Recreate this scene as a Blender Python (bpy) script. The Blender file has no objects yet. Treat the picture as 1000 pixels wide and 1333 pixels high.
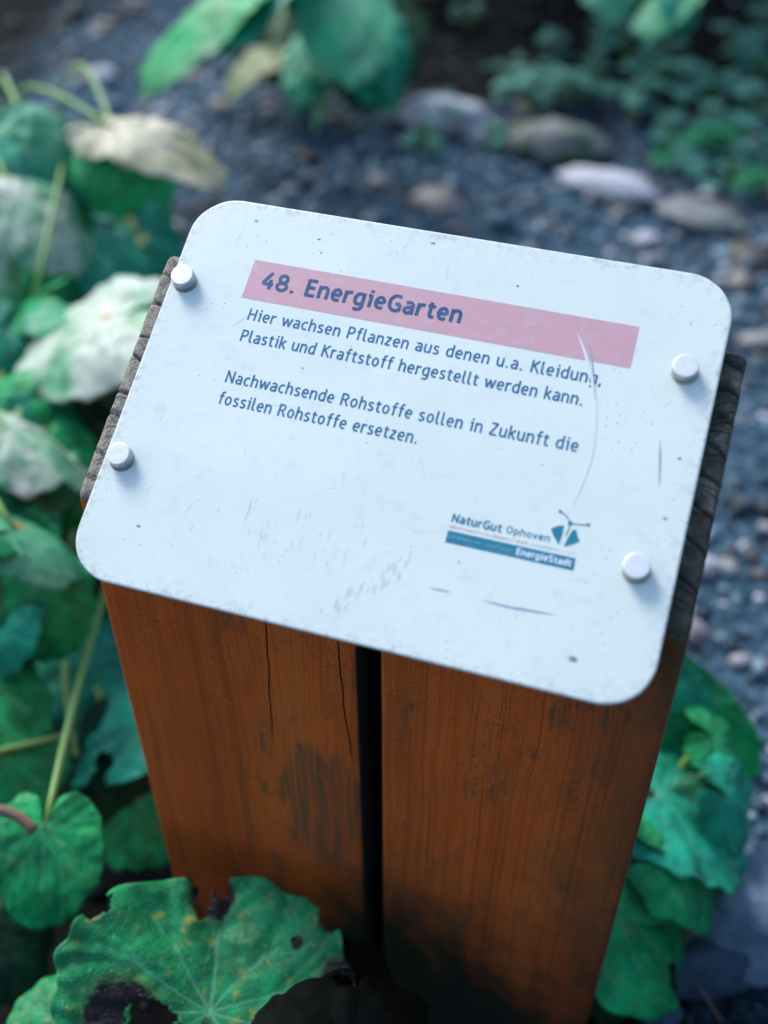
import bpy, bmesh, math, random
import numpy as np
from mathutils import Vector, Matrix, noise

# ------------------------------------------------------------ camera, sky, sun, exposure
S = bpy.context.scene
GZ = 0.55                                            # height of the sign plate's centre above the ground
CAM = Vector((0.13936, -0.44794, 0.38036 + GZ))
MR = Matrix(((0.9506631, -0.2291526, -0.2091140), (0.3101871, 0.6915920, 0.6522917), (-0.0048528, -0.6849742, 0.7285511)))
FPX = 1530.6
RIGHT, FWD, UP = MR.col[0], MR.col[1], MR.col[2]
cd = bpy.data.cameras.new('camera'); cam = bpy.data.objects.new('camera', cd); S.collection.objects.link(cam)
rot = Matrix((RIGHT, UP, -FWD)).transposed()
cam.matrix_world = Matrix.Translation(CAM) @ rot.to_4x4()
cd.sensor_fit = 'VERTICAL'; cd.sensor_height = 24; cd.lens = 24 * FPX / 1333
cd.clip_start = 0.02; cd.clip_end = 2000
cd.dof.use_dof = True; cd.dof.focus_distance = 0.645; cd.dof.aperture_fstop = 2.0; cd.dof.aperture_blades = 0
S.camera = cam

SUN_EL, SUN_AZ = math.radians(42), math.radians(-52)   # azimuth from +Y towards +X
w = bpy.data.worlds.new('World'); S.world = w; w.use_nodes = True
wn = w.node_tree.nodes; wl = w.node_tree.links
sky = wn.new('ShaderNodeTexSky'); sky.sky_type = 'NISHITA'; sky.sun_disc = False
sky.sun_elevation = SUN_EL; sky.sun_rotation = SUN_AZ; sky.air_density = 1.0; sky.dust_density = 1.0; sky.ozone_density = 1.0
wl.new(sky.outputs[0], wn['Background'].inputs[0]); wn['Background'].inputs[1].default_value = 0.135
ld = bpy.data.lights.new('sun', 'SUN'); ld.energy = 1.5; ld.angle = math.radians(24); ld.color = (1.0, 0.97, 0.93)
sun = bpy.data.objects.new('sun', ld); S.collection.objects.link(sun)
sdir = Vector((math.cos(SUN_EL) * math.sin(SUN_AZ), math.cos(SUN_EL) * math.cos(SUN_AZ), math.sin(SUN_EL)))
sun.rotation_euler = sdir.to_track_quat('Z', 'Y').to_euler(); sun.location = sdir * 20
S.view_settings.view_transform = 'Standard'; S.view_settings.look = 'None'
S.view_settings.exposure = 1.25; S.view_settings.gamma = 1.0
S.cycles.max_bounces = 6

# ------------------------------------------------------------ helpers
random.seed(7); rng = np.random.default_rng(7)
def at(px, py, z):
    """world point at height z seen towards a direction (sets where a thing stands)"""
    d = MR @ Vector(((px - 500) / FPX, 1, -(py - 666.5) / FPX))
    z += .05 * min(1, max(0, z) / .08)
    return CAM + d * ((z - CAM.z) / d.z)
def at_y(px, py, y):
    d = MR @ Vector(((px - 500) / FPX, 1, -(py - 666.5) / FPX))
    return CAM + d * ((y - CAM.y) / d.y)
def tag(o, label=None, cat=None, group=None, kind=None):
    if label: o['label'] = label
    if cat: o['category'] = cat
    if group: o['group'] = group
    if kind: o['kind'] = kind
    return o
def empty(name, loc, label, cat, group=None):
    o = bpy.data.objects.new(name, None); S.collection.objects.link(o); o.location = loc; o.empty_display_size = .05
    return tag(o, label, cat, group)
def link_mesh(name, me, mat, parent=None, smooth=True):
    """mesh given in world coordinates; origin stays at world zero, parent inverse keeps it in place"""
    o = bpy.data.objects.new(name, me); S.collection.objects.link(o)
    for m in (mat if isinstance(mat, (list, tuple)) else [mat]): me.materials.append(m)
    if smooth: me.polygons.foreach_set('use_smooth', [True] * len(me.polygons))
    if parent is not None:
        o.parent = parent
        o.matrix_parent_inverse = Matrix.Translation(-parent.location)   # part meshes themselves sit at world zero
    return o
def mk(name, vs, fs, mat, parent=None, smooth=True, attrs=None):
    me = bpy.data.meshes.new(name); me.from_pydata([tuple(v) for v in vs], [], [tuple(f) for f in fs]); me.update()
    for k, a in (attrs or {}).items():
        a = np.asarray(a, dtype=np.float32)
        if a.ndim == 1:
            at_ = me.attributes.new(k, 'FLOAT', 'POINT'); at_.data.foreach_set('value', a)
        elif a.shape[1] == 3:
            at_ = me.attributes.new(k, 'FLOAT_VECTOR', 'POINT'); at_.data.foreach_set('vector', a.ravel())
    return link_mesh(name, me, mat, parent, smooth)
def recentre(o):
    """put a top-level mesh's origin at its own base centre"""
    n = len(o.data.vertices); a = np.empty(n * 3, np.float32); o.data.vertices.foreach_get('co', a); a = a.reshape(-1, 3)
    c = np.array([(a[:, 0].min() + a[:, 0].max()) / 2, (a[:, 1].min() + a[:, 1].max()) / 2, a[:, 2].min()])
    o.data.vertices.foreach_set('co', (a - c).astype(np.float32).ravel()); o.location = Vector(c.tolist()); o.data.update(); return o
def nz(v, s=1.0): return noise.noise(Vector(v) * s)
def fbm(v, s=1.0, o=4):
    t = 0; a = 1
    for i in range(o): t += a * noise.noise(Vector(v) * s + Vector((i * 7.1, i * 3.3, i * 1.7))); s *= 2.03; a *= .5
    return t

class NT:
    """small node-tree builder"""
    def __init__(s, name):
        s.m = bpy.data.materials.new(name); s.m.use_nodes = True; s.t = s.m.node_tree; s.b = s.t.nodes['Principled BSDF']; s.out = s.t.nodes['Material Output']
    def n(s, typ, **kw):
        d = s.t.nodes.new(typ)
        for k, v in kw.items(): setattr(d, k, v)
        return d
    def set(s, inp, v):
        if isinstance(v, bpy.types.NodeSocket): s.t.links.new(v, inp)
        elif isinstance(v, (tuple, list)) and len(v) == 3 and inp.type == 'RGBA': inp.default_value = (*v, 1)
        else: inp.default_value = v
    def math(s, op, a, b=0.0, c=0.0, clamp=False):
        d = s.n('ShaderNodeMath', operation=op, use_clamp=clamp); s.set(d.inputs[0], a); s.set(d.inputs[1], b); s.set(d.inputs[2], c); return d.outputs[0]
    def mix(s, f, a, b, mode='MIX'):
        d = s.n('ShaderNodeMix', data_type='RGBA', blend_type=mode); s.set(d.inputs[0], f); s.set(d.inputs[6], a); s.set(d.inputs[7], b); return d.outputs[2]
    def coord(s, which='Object'): return s.n('ShaderNodeTexCoord').outputs[which]
    def mapping(s, v, scale=(1, 1, 1), loc=(0, 0, 0), rot=(0, 0, 0)):
        d = s.n('ShaderNodeMapping'); s.set(d.inputs[0], v); d.inputs['Scale'].default_value = scale; d.inputs['Location'].default_value = loc; d.inputs['Rotation'].default_value = rot; return d.outputs[0]
    def noise(s, v, scale=5, detail=4, rough=.5, dist=0):
        d = s.n('ShaderNodeTexNoise'); s.set(d.inputs['Vector'], v); d.inputs['Scale'].default_value = scale; d.inputs['Detail'].default_value = detail; d.inputs['Roughness'].default_value = rough; d.inputs['Distortion'].default_value = dist; return d.outputs[0]
    def voro(s, v, scale=5, feat='F1', out='Distance', rnd=1):
        d = s.n('ShaderNodeTexVoronoi', feature=feat); s.set(d.inputs['Vector'], v); d.inputs['Scale'].default_value = scale; d.inputs['Randomness'].default_value = rnd; return d.outputs[out]
    def ramp(s, f, *st):
        d = s.n('ShaderNodeValToRGB'); s.set(d.inputs[0], f); e = d.color_ramp.elements
        for i, (p, c) in enumerate(st):
            el = e[i] if i < 2 else e.new(p)
            el.position = p; el.color = (c, c, c, 1) if not isinstance(c, (tuple, list)) else (*c, 1)
        return d.outputs[0]
    def step(s, f, a, b):
        """smooth 0..1 as f goes a..b"""
        d = s.n('ShaderNodeMapRange', interpolation_type='SMOOTHSTEP'); s.set(d.inputs[0], f); d.inputs[1].default_value = a; d.inputs[2].default_value = b; return d.outputs[0]
    def attr(s, name, out='Fac'): return s.n('ShaderNodeAttribute', attribute_name=name).outputs[out]
    def bump(s, h, dist=.001, strength=1.0):
        d = s.n('ShaderNodeBump'); d.inputs['Distance'].default_value = dist; d.inputs['Strength'].default_value = strength; s.set(d.inputs['Height'], h); s.set(s.b.inputs['Normal'], d.outputs[0])
    def sep(s, v): return s.n('ShaderNodeSeparateXYZ'), v
    def fin(s, col, rough=.6, spec=.5, **kw):
        s.set(s.b.inputs['Base Color'], col); s.set(s.b.inputs['Roughness'], rough); s.b.inputs['Specular IOR Level'].default_value = spec
        for k, v in kw.items(): s.set(s.b.inputs[k], v)
        return s.m
def simple(name, col, rough=.6, spec=.4):
    t = NT(name); return t.fin(col, rough, spec)

# ------------------------------------------------------------ materials
def m_wood():
    t = NT('stained_timber'); v = t.coord()
    x, y, z = (lambda d: (t.set(d.inputs[0], v), d.outputs)[1])(t.n('ShaderNodeSeparateXYZ'))
    warp = t.math('MULTIPLY', t.math('SUBTRACT', t.noise(t.mapping(v, (9, 9, 3)), 1, 3), .5), .02)
    gv = t.n('ShaderNodeCombineXYZ'); t.set(gv.inputs[0], t.math('ADD', x, warp)); t.set(gv.inputs[1], y); t.set(gv.inputs[2], z); gv = gv.outputs[0]
    broad = t.noise(t.mapping(gv, (26, 26, 3)), 1, 5, .6)
    fine = t.noise(t.mapping(gv, (900, 900, 12)), 1, 5, .65)
    hair = t.noise(t.mapping(gv, (620, 620, 2.2)), 1, 2, .45)
    lines = t.noise(t.mapping(gv, (95, 95, 1.4)), 1, 2, .4)
    fleck = t.noise(t.mapping(v, (1, 1, .45)), 1300, 4, .7)
    base = t.ramp(broad, (.25, (.52, .080, .012)), (.5, (.72, .130, .017)), (.78, (.80, .18, .030)))
    base = t.mix(t.math('MULTIPLY', t.step(lines, .60, .70), .30), base, (.20, .045, .014))
    # rings show as fine upright hairs, stronger on the right beam
    hm = t.math('MULTIPLY_ADD', t.step(x, -.01, .04), .28, .14)
    base = t.mix(t.math('MULTIPLY', t.step(hair, .55, .63), hm), base, (.15, .034, .012))
    base = t.mix(t.math('MULTIPLY', t.step(fine, .50, .66), .42), base, (.19, .045, .014))
    base = t.mix(t.math('MULTIPLY', t.step(fleck, .50, .64), .45), base, (.11, .028, .011))
    base = t.mix(t.math('MULTIPLY', t.step(fleck, .44, .34), .5), base, (.85, .27, .07))
    # worn patches where the stain has gone and the timber has greyed
    worn = t.noise(t.mapping(v, (24, 24, 8), (.3, 0, .2)), 1, 6, .66)
    wm = t.step(worn, .55, .64)
    worn2 = t.step(t.noise(t.mapping(gv, (500, 500, 14)), 1, 4, .65), .40, .58)
    # one bigger worn place low on the left beam, by the gap
    px_ = t.math('MULTIPLY', t.math('ADD', x, .034), 36); pz_ = t.math('MULTIPLY', t.math('SUBTRACT', z, .27), 15)
    pd = t.math('ADD', t.math('SQRT', t.math('ADD', t.math('MULTIPLY', px_, px_), t.math('MULTIPLY', pz_, pz_))), t.math('MULTIPLY', t.math('SUBTRACT', t.noise(t.mapping(gv, (120, 120, 25)), 1, 5, .65), .5), 1.6))
    wm = t.math('MAXIMUM', wm, t.step(pd, 1.15, .8))
    base = t.mix(t.math('MULTIPLY', t.math('MULTIPLY', wm, t.math('MULTIPLY_ADD', worn2, .7, .3)), .8), base, t.mix(fine, (.07, .045, .022), (.17, .115, .06)))
    # specks of dirt and grit
    vv = t.voro(v, 420, 'F1'); rn = t.noise(v, 34, 3)
    sp = t.math('MULTIPLY', t.step(vv, .26, .12), t.step(rn, .56, .64))
    base = t.mix(t.math('MULTIPLY', sp, .75), base, (.52, .36, .17))
    blot = t.math('MULTIPLY', t.step(t.noise(v, 700, 3, .6), .58, .68), t.step(t.noise(v, 36, 4), .46, .6))
    base = t.mix(t.math('MULTIPLY', blot, .75), base, (.035, .022, .012))
    # irregular darkening towards the foot, the right side and the upper right corner
    mottle = t.noise(t.mapping(v, (34, 34, 20)), 1, 7, .7)
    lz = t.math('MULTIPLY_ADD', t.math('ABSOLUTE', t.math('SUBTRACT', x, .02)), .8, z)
    low = t.step(t.math('ADD', lz, t.math('MULTIPLY', t.math('SUBTRACT', mottle, .5), .26)), .30, .12)
    side = t.step(t.math('ADD', x, t.math('MULTIPLY', t.math('SUBTRACT', mottle, .5), .14)), .085, .165)
    dark_m = t.math('MAXIMUM', low, t.math('MULTIPLY', side, t.math('MULTIPLY_ADD', t.step(z, .52, .36), .6, .2)))
    corner = t.math('MULTIPLY', t.step(t.math('ADD', x, t.math('MULTIPLY', t.math('SUBTRACT', mottle, .5), .05)), .122, .152), t.step(t.math('ADD', z, t.math('MULTIPLY', t.math('SUBTRACT', mottle, .5), .1)), .38, .47))
    dark_m = t.math('MAXIMUM', dark_m, corner)
    base = t.mix(t.math('MULTIPLY', dark_m, t.math('MULTIPLY_ADD', t.math('MAXIMUM', t.step(fleck, .62, .42), t.step(z, .2, .15)), .35, .65)), base, t.mix(t.step(z, .22, .10), t.mix(fine, (.020, .022, .011), (.13, .095, .04)), (.015, .018, .011)))
    # long drying cracks
    h = None
    for (x0, z0, a, b, z1, z2, wd) in CR:
        dz = t.math('SUBTRACT', z, z0 + .05)
        xc = t.math('ADD', t.math('MULTIPLY', t.math('MULTIPLY', dz, dz), b), t.math('MULTIPLY_ADD', dz, a, x0))
        xc = t.math('ADD', xc, t.math('MULTIPLY', t.math('SUBTRACT', t.noise(t.mapping(v, (3, 3, 45)), 1, 3), .5), .003))
        e = t.math('ABSOLUTE', t.math('SUBTRACT', x, xc))
        k = t.math('MULTIPLY', t.step(e, wd, wd * .35), t.math('MULTIPLY', t.step(z, z1 + .05, z1 + .08), t.step(z, z2 + .05, z2 + .03)))
        h = k if h is None else t.math('MAXIMUM', h, k)
    base = t.mix(t.math('MULTIPLY', h, .93), base, (.012, .007, .005))
    t.bump(t.math('SUBTRACT', t.math('ADD', t.math('MULTIPLY', t.math('ADD', fine, fleck), .3), t.math('MULTIPLY', worn2, t.math('MULTIPLY', wm, .3))), t.math('MULTIPLY', h, 1.5)), .0012, .8)
    return t.fin(base, .6, .3)
CR = [(-.0573, .435, .028, -.06, .27, .470, .0007), (-.0165, .40, -.010, .35, .27, .47, .0007)]

def m_endgrain():
    t = NT('weathered_end_grain'); v = t.coord()
    n1 = t.noise(v, 110, 6, .7); n2 = t.noise(v, 650, 5, .75)
    base = t.ramp(n1, (.3, (.20, .18, .14)), (.55, (.36, .335, .28)), (.75, (.52, .49, .42)))
    base = t.mix(t.math('MULTIPLY', t.step(n2, .48, .60), .75), base, (.08, .068, .055))
    # moss film, and the panel's shade put into the colour, on the right beam
    x = t.n('ShaderNodeSeparateXYZ'); t.set(x.inputs[0], v)
    moss_shade = t.math('MULTIPLY', t.step(x.outputs[0], .09, .14), t.step(t.noise(v, 45, 5, .6), .22, .5))
    base = t.mix(t.math('MULTIPLY', moss_shade, .92), base, t.mix(n1, (.018, .022, .016), (.085, .095, .065)))
    cr = t.attr('crack')
    base = t.mix(cr, base, (.02, .015, .012))
    rim = t.attr('rim')
    base = t.mix(t.math('MULTIPLY', t.math('MULTIPLY', rim, .25), t.step(n1, .4, .6)), base, (.20, .07, .025))
    t.bump(t.math('ADD', n2, n1), .0012, .9)
    return t.fin(base, .85, .2)

def m_plate():
    t = NT('weathered_white_panel'); v = t.coord()
    big = t.noise(v, 14, 4, .55); sm = t.noise(v, 90, 5, .65); fn = t.noise(v, 700, 3, .6)
    base = t.mix(t.step(big, .3, .7), (.665, .735, .665), (.715, .775, .695))
    base = t.mix(t.math('MULTIPLY', t.step(sm, .54, .75), .30), base, (.45, .50, .60))
    spk = t.math('MULTIPLY', t.step(t.voro(v, 260), .16, .07), t.step(t.noise(v, 42, 2), .52, .62))
    base = t.mix(t.math('MULTIPLY', spk, .75), base, (.22, .24, .30))
    # rub marks: fine parallel lines in a few patches
    rub = t.math('MULTIPLY', t.step(t.noise(t.mapping(v, (900, 90, 90), rot=(0, 0, .5)), 1, 2), .6, .7), t.step(t.noise(v, 20, 3), .6, .7))
    base = t.mix(t.math('MULTIPLY', rub, .25), base, (.40, .45, .55))
    ed = t.attr('edge')
    gr = t.math('MULTIPLY', ed, t.step(t.noise(v, 230, 6, .75), .47, .66))
    base = t.mix(t.math('MULTIPLY', gr, .6), base, (.30, .33, .36))
    t.bump(t.math('ADD', sm, t.math('MULTIPLY', fn, .3)), .0003, .5)
    return t.fin(base, .42, .45)
def m_print(name, col, fade=.2):
    t = NT(name); v = t.coord()
    f = t.math('MULTIPLY', t.step(t.noise(v, 160, 5, .65), .45, .72), fade)
    return t.fin(t.mix(f, col, (.6, .64, .7)), .45, .4)
def m_metal():
    t = NT('matt_aluminium'); v = t.coord(); n = t.noise(v, 120, 4, .6)
    return t.fin(t.mix(t.step(n, .35, .7), (.76, .78, .75), (.82, .83, .79)), .38, .5, Metallic=.25)

def m_leaf(name, c1, c2, vein, rough=.42, spec=.5, trans=.28, spots=.0, pale=None, pale_amt=0.0):
    t = NT(name); v = t.coord('Object'); uv = t.attr('luv', 'Vector')
    n1 = t.noise(uv, 3.0, 5, .6); n2 = t.noise(uv, 17, 5, .65); cell = t.voro(uv, 34, 'DISTANCE_TO_EDGE')
    col = t.mix(t.step(n1, .32, .68), c1, c2)
    col = t.mix(t.math('MULTIPLY', t.step(n2, .5, .72), .35), col, tuple(a * .45 for a in c1))
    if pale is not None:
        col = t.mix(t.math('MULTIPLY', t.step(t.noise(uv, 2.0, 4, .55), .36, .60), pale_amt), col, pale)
    col = t.mix(t.math('MULTIPLY', t.step(cell, .07, .015), .34), col, vein)
    col = t.mix(t.math('MULTIPLY', t.attr('vein'), .75), col, vein)
    if spots:
        sp = t.math('MULTIPLY', t.step(t.noise(uv, 8, 4, .6), .57, .68), spots)
        col = t.mix(sp, col, (.30, .33, .06))
        s2 = t.math('MULTIPLY', t.step(t.noise(uv, 22, 3, .6), .66, .72), spots)
        col = t.mix(s2, col, (.10, .05, .02))
    nec = t.attr('necro')
    nn = t.math('ADD', nec, t.math('MULTIPLY', t.math('SUBTRACT', t.noise(uv, 9, 7, .72), .5), .95))
    col = t.mix(t.math('MULTIPLY', t.step(nn, .26, .42), .4), col, (.09, .12, .03))
    col = t.mix(t.step(nn, .42, .6), col, t.mix(n2, (.003, .003, .006), (.018, .014, .020)))
    br = t.attr('brown')
    col = t.mix(br, col, (.50, .30, .06))
    t.bump(t.math('ADD', t.math('MULTIPLY', n2, .6), t.math('MULTIPLY', t.step(cell, .0, .1), .5)), .0016, .6)
    t.fin(col, rough, spec)
    tr = t.n('ShaderNodeBsdfTranslucent'); t.set(tr.inputs[0], t.mix(.5, col, (c2[0] * 1.1, c2[1] * 1.2, c2[2] * .5)))
    ms = t.n('ShaderNodeMixShader'); ms.inputs[0].default_value = trans
    t.t.links.new(t.b.outputs[0], ms.inputs[1]); t.t.links.new(tr.outputs[0], ms.inputs[2]); t.t.links.new(ms.outputs[0], t.out.inputs[0])
    return t.m
def m_stem(name='leaf_stalk', a=(.12, .30, .06), b=(.20, .38, .12)):
    t = NT(name); v = t.coord(); n = t.noise(v, 40, 4)
    return t.fin(t.mix(n, a, b), .45, .4)
def m_ground():
    t = NT('soil_and_grit'); v = t.coord()
    n1 = t.noise(v, 9, 5, .6); n2 = t.noise(v, 70, 5, .7); n3 = t.noise(v, 300, 3, .6)
    path = t.ramp(n2, (.36, (.008, .020, .032)), (.52, (.045, .10, .15)), (.68, (.15, .24, .31)))
    path = t.mix(t.math('MULTIPLY', t.step(n3, .55, .7), .5), path, (.17, .24, .29))
    path = t.mix(t.math('MULTIPLY', t.step(n1, .5, .65), .5), path, (.012, .024, .036))
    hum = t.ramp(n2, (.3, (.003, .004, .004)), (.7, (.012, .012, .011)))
    col = t.mix(t.attr('humus_shade'), path, hum)
    t.bump(t.math('ADD', n2, t.math('MULTIPLY', n3, .5)), .006, 1.0)
    return t.fin(col, .9, .08)
def m_gravel():
    t = NT('path_gravel'); v = t.coord(); n = t.noise(v, 260, 4, .6)
    c = t.attr('tint', 'Vector')
    return t.fin(t.mix(t.math('MULTIPLY', t.step(n, .45, .7), .4), c, (.05, .05, .055)), .6, .4)
def m_stone(name, a, b, moss=0):
    t = NT(name); v = t.coord(); n = t.noise(v, 30, 6, .65); f = t.noise(v, 220, 4, .7)
    c = t.mix(t.step(n, .3, .7), a, b); c = t.mix(t.math('MULTIPLY', t.step(f, .52, .7), .5), c, tuple(q * .35 for q in a))
    if moss: c = t.mix(t.math('MULTIPLY', t.step(t.noise(v, 18, 5, .6), .42, .58), moss), c, (.05, .15, .07))
    t.bump(t.math('ADD', n, f), .006, .8)
    return t.fin(c, .7, .3)
def m_bark(): 
    t = NT('twig_bark'); v = t.coord(); n = t.noise(v, 120, 5, .6); return t.fin(t.mix(n, (.10, .055, .035), (.30, .19, .14)), .7, .3)

CAPSIDE = simple('shaded_aluminium', (.40, .43, .42), .35, .5); CAPSIDE.node_tree.nodes['Principled BSDF'].inputs['Metallic'].default_value = .5  # cap sides coloured darker than the tops to stand in for shade
DARKW = simple('dark_inner_timber', (.028, .025, .022), .8, .2)  # dark tone for the beam faces along the gap
WOOD, ENDG, PANEL, METAL = m_wood(), m_endgrain(), m_plate(), m_metal()
PINK = m_print('faded_pink_print', (.58, .33, .36), .14); BLUE = m_print('blue_print', (.003, .075, .19), .08); BLUE2 = m_print('blue_body_print', (.006, .125, .26), .10)
TEAL = m_print('teal_print', (.010, .19, .27), .12); WHITE = m_print('white_print', (.62, .70, .74), 0); REDP = m_print('pale_red_print', (.58, .33, .36), .3); GREYP = m_print('pale_grey_print', (.42, .48, .58), .2)
SCUFF = m_print('grey_scuff', (.30, .36, .45), .25); CREASE = m_print('raised_film', (.66, .72, .68), .35)

# ------------------------------------------------------------ sign post
TH = math.radians(27.9906); VA = Vector((0, math.cos(TH), math.sin(TH))); NA = Vector((0, -math.sin(TH), math.cos(TH))); PC = Vector((0, 0, GZ))
def pl(x, v, n=0.0): return PC + Vector((x, 0, 0)) + VA * v + NA * n
sign = empty('information_post', (0, 0, 0), 'orange brown timber post of two thick beams carrying a slanted white information panel', 'sign post')
GAPD = 0.008; YF, YB = -.0714, .0800
def beam(x0, x1, cracks, inner):
    """one upright beam with a slanted, weathered, checked top"""
    yf = pl(0, YF, -GAPD).y; yb = pl(0, YB, -GAPD).y; zf = pl(0, YF, -GAPD).z; sl = math.tan(TH)
    r = .0035; per = []
    def side(a, b, n):
        for i in range(n): per.append((a[0] + (b[0] - a[0]) * i / n, a[1] + (b[1] - a[1]) * i / n))
    cs = [(x0 + r, yf + r, math.pi, 1.5 * math.pi), (x1 - r, yf + r, 1.5 * math.pi, 2 * math.pi), (x1 - r, yb - r, 0, .5 * math.pi), (x0 + r, yb - r, .5 * math.pi, math.pi)]
    pts = []
    for i, (cx, cy, a0, a1) in enumerate(cs):
        arc = [(cx + r * math.cos(a0 + (a1 - a0) * k / 4), cy + r * math.sin(a0 + (a1 - a0) * k / 4)) for k in range(5)]
        pts.append(arc)
    for i in range(4):
        per += pts[i][:-1]
        side(pts[i][-1], pts[(i + 1) % 4][0], 70 if i % 2 == 0 else 300)
    per = np.array(per); n = len(per); cx, cy = (x0 + x1) / 2, (yf + yb) / 2
    vs = []; rim = []; crk = []; mats = []
    def crack_at(x, y):
        u = (y - yf) / math.cos(TH)
        d = 0
        for (ux, uy, tilt, wd, dep, reach) in cracks:
            xx = abs(x - ux)
            e = abs(u - (uy + tilt * xx + .0016 * nz((x * 90, uy * 50, 3)) ))
            if xx < reach: d = max(d, dep * max(0, 1 - (e / wd) ** 2) * min(1, (reach - xx) / (reach * .4)))
        return d
    levels = [-.02, .12, .25, .36]
    rings = []
    for z in levels:
        if z < .3: rings.append((per, lambda p, z=z: z, 0))
    top = lambda p: zf + (p[1] - yf) * sl
    dl = [.10, .05, .03, .018, .011, .007, .0045]
    for d in dl: rings.append((per, lambda p, d=d: top(p) - d, 0))
    # rounded shoulder then concentric rings over the end grain
    for k in range(1, 5):
        a = k / 4 * math.pi / 2; ins = .0045 * (1 - math.cos(a)); dn = .0045 * (1 - math.sin(a))
        q = per.copy(); q[:, 0] = cx + (per[:, 0] - cx) * (1 - ins / ((x1 - x0) / 2)); q[:, 1] = cy + (per[:, 1] - cy) * (1 - ins / ((yb - yf) / 2))
        rings.append((q, lambda p, dn=dn: top(p) - dn, 1))
    for s in [.0055, .007, .009, .0115, .0145, .018, .022, .027, .033, .040, .048, .058]:
        q = per.copy(); q[:, 0] = cx + (per[:, 0] - cx) * (1 - s / ((x1 - x0) / 2)); q[:, 1] = cy + (per[:, 1] - cy) * (1 - s / ((yb - yf) / 2))
        rings.append((q, top, 2))
    fs = []
    for ri, (q, zf_, k) in enumerate(rings):
        for i in range(n):
            x, y = q[i]; z = zf_((x, y)); c = 0; dx = 0
            depth = top((x, y)) - z
            if k >= 1 or depth < .012:
                c = crack_at(x, y)
                fall = max(0, 1 - depth / .012)
                z -= (c * .0035 + .0006 * (fbm((x * 120, y * 120, 1)) )) * fall * (1 if k else .6)
                # the outer edge is pinched in where a check runs out
                dx = c * .0014 * fall + .0005 * fall * fbm((y * 70, x0 * 40, 5))
            xs = x + (dx if x < cx else -dx) * (1 if abs(x - cx) > (x1 - x0) * .4 else 0)
            vs.append((xs, y, z)); rim.append(1.0 if (k == 1 and ri < len(levels) + len(dl)) else (.0 if k == 2 else (1. if depth > .002 else .25)))
            crk.append(min(1, c * (1.1 if c > .2 else 6)) if (k or depth < .008) else 0)
    for ri in range(len(rings) - 1):
        for i in range(n):
            j = (i + 1) % n; fs.append((ri * n + i, ri * n + j, (ri + 1) * n + j, (ri + 1) * n + i)); mats.append(1 if rings[ri + 1][2] >= 1 else (2 if abs(per[i][0] - inner) < .0012 and abs(per[j][0] - inner) < .0012 else 0))
    vs.append((cx, cy, top((cx, cy)))); rim.append(0); crk.append(0); L = (len(rings) - 1) * n
    for i in range(n): fs.append((L + i, L + (i + 1) % n, len(vs) - 1)); mats.append(1)
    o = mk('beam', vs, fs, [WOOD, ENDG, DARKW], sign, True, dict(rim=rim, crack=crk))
    o.data.polygons.foreach_set('material_index', mats)
    return o
random.seed(3)
lc = []
for u in (.0135, .030, .049, .065, .086, .100, .118, .136):
    lc.append((-.1620, u + random.uniform(-.002, .002), -.25 + random.uniform(-.25, .1), random.uniform(.0005, .0011), random.uniform(.35, 1.0), random.uniform(.015, .045)))
for i in range(16): lc.append((-.1620, random.uniform(.01, .15), random.uniform(-.9, .5), .0006, .10, random.uniform(.008, .02)))
rc = []
for u in (.142, .126, .112, .094, .076, .060, .041, .022):
    rc.append((.162, u + random.uniform(-.002, .002), .35 + random.uniform(-.1, .3), .0012, 1.0, .05))
for i in range(16): rc.append((.162, random.uniform(.01, .15), random.uniform(-.6, .9), .0007, .12, random.uniform(.01, .024)))
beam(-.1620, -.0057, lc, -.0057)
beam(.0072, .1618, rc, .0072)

# the panel
def rrect(hx, hy, r, n=14):
    o = []
    for (cx, cy, a0) in ((hx - r, hy - r, 0), (-hx + r, hy - r, 90), (-hx + r, -hy + r, 180), (hx - r, -hy + r, 270)):
        for k in range(n + 1):
            a = math.radians(a0 + 90 * k / n); o.append((cx + r * math.cos(a), cy + r * math.sin(a)))
    return o
HX, HY, RC = .15, .1151, .0252
def panel():
    vs, fs, ed = [], [], []
    prof = [(.0012, -.0028, 1), (0, -.0022, 1), (0, -.0008, 1), (.0004, -.0002, 1), (.0011, 0, 1), (.0025, 0, .8), (.005, 0, .35), (.010, 0, .08), (.018, 0, 0), (.024, 0, 0)]
    n = 0
    for (ins, z, e) in prof:
        o = rrect(HX - ins, HY - ins, max(RC - ins, .002)); n = len(o)
        for (x, y) in o:
            dent = .0004 * fbm((x * 60, y * 60, 2)) if ins < .0005 else 0
            vs.append(pl(x * (1 + dent * 4), y * (1 + dent * 4), z)); ed.append(e)
    for k in range(len(prof) - 1):
        for i in range(n): j = (i + 1) % n; fs.append((k * n + i, k * n + j, (k + 1) * n + j, (k + 1) * n + i))
    fs.append(tuple((len(prof) - 1) * n + i for i in range(n))); fs.append(tuple(reversed(range(n))))
    return mk('panel', vs, fs, PANEL, sign, False, dict(edge=ed))
plate = panel()
def flat(name, poly, mat, h=.00008, parent=None):
    return mk(name, [pl(x, y, h) for x, y in poly], [tuple(range(len(poly)))], mat, parent or plate, False)
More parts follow.
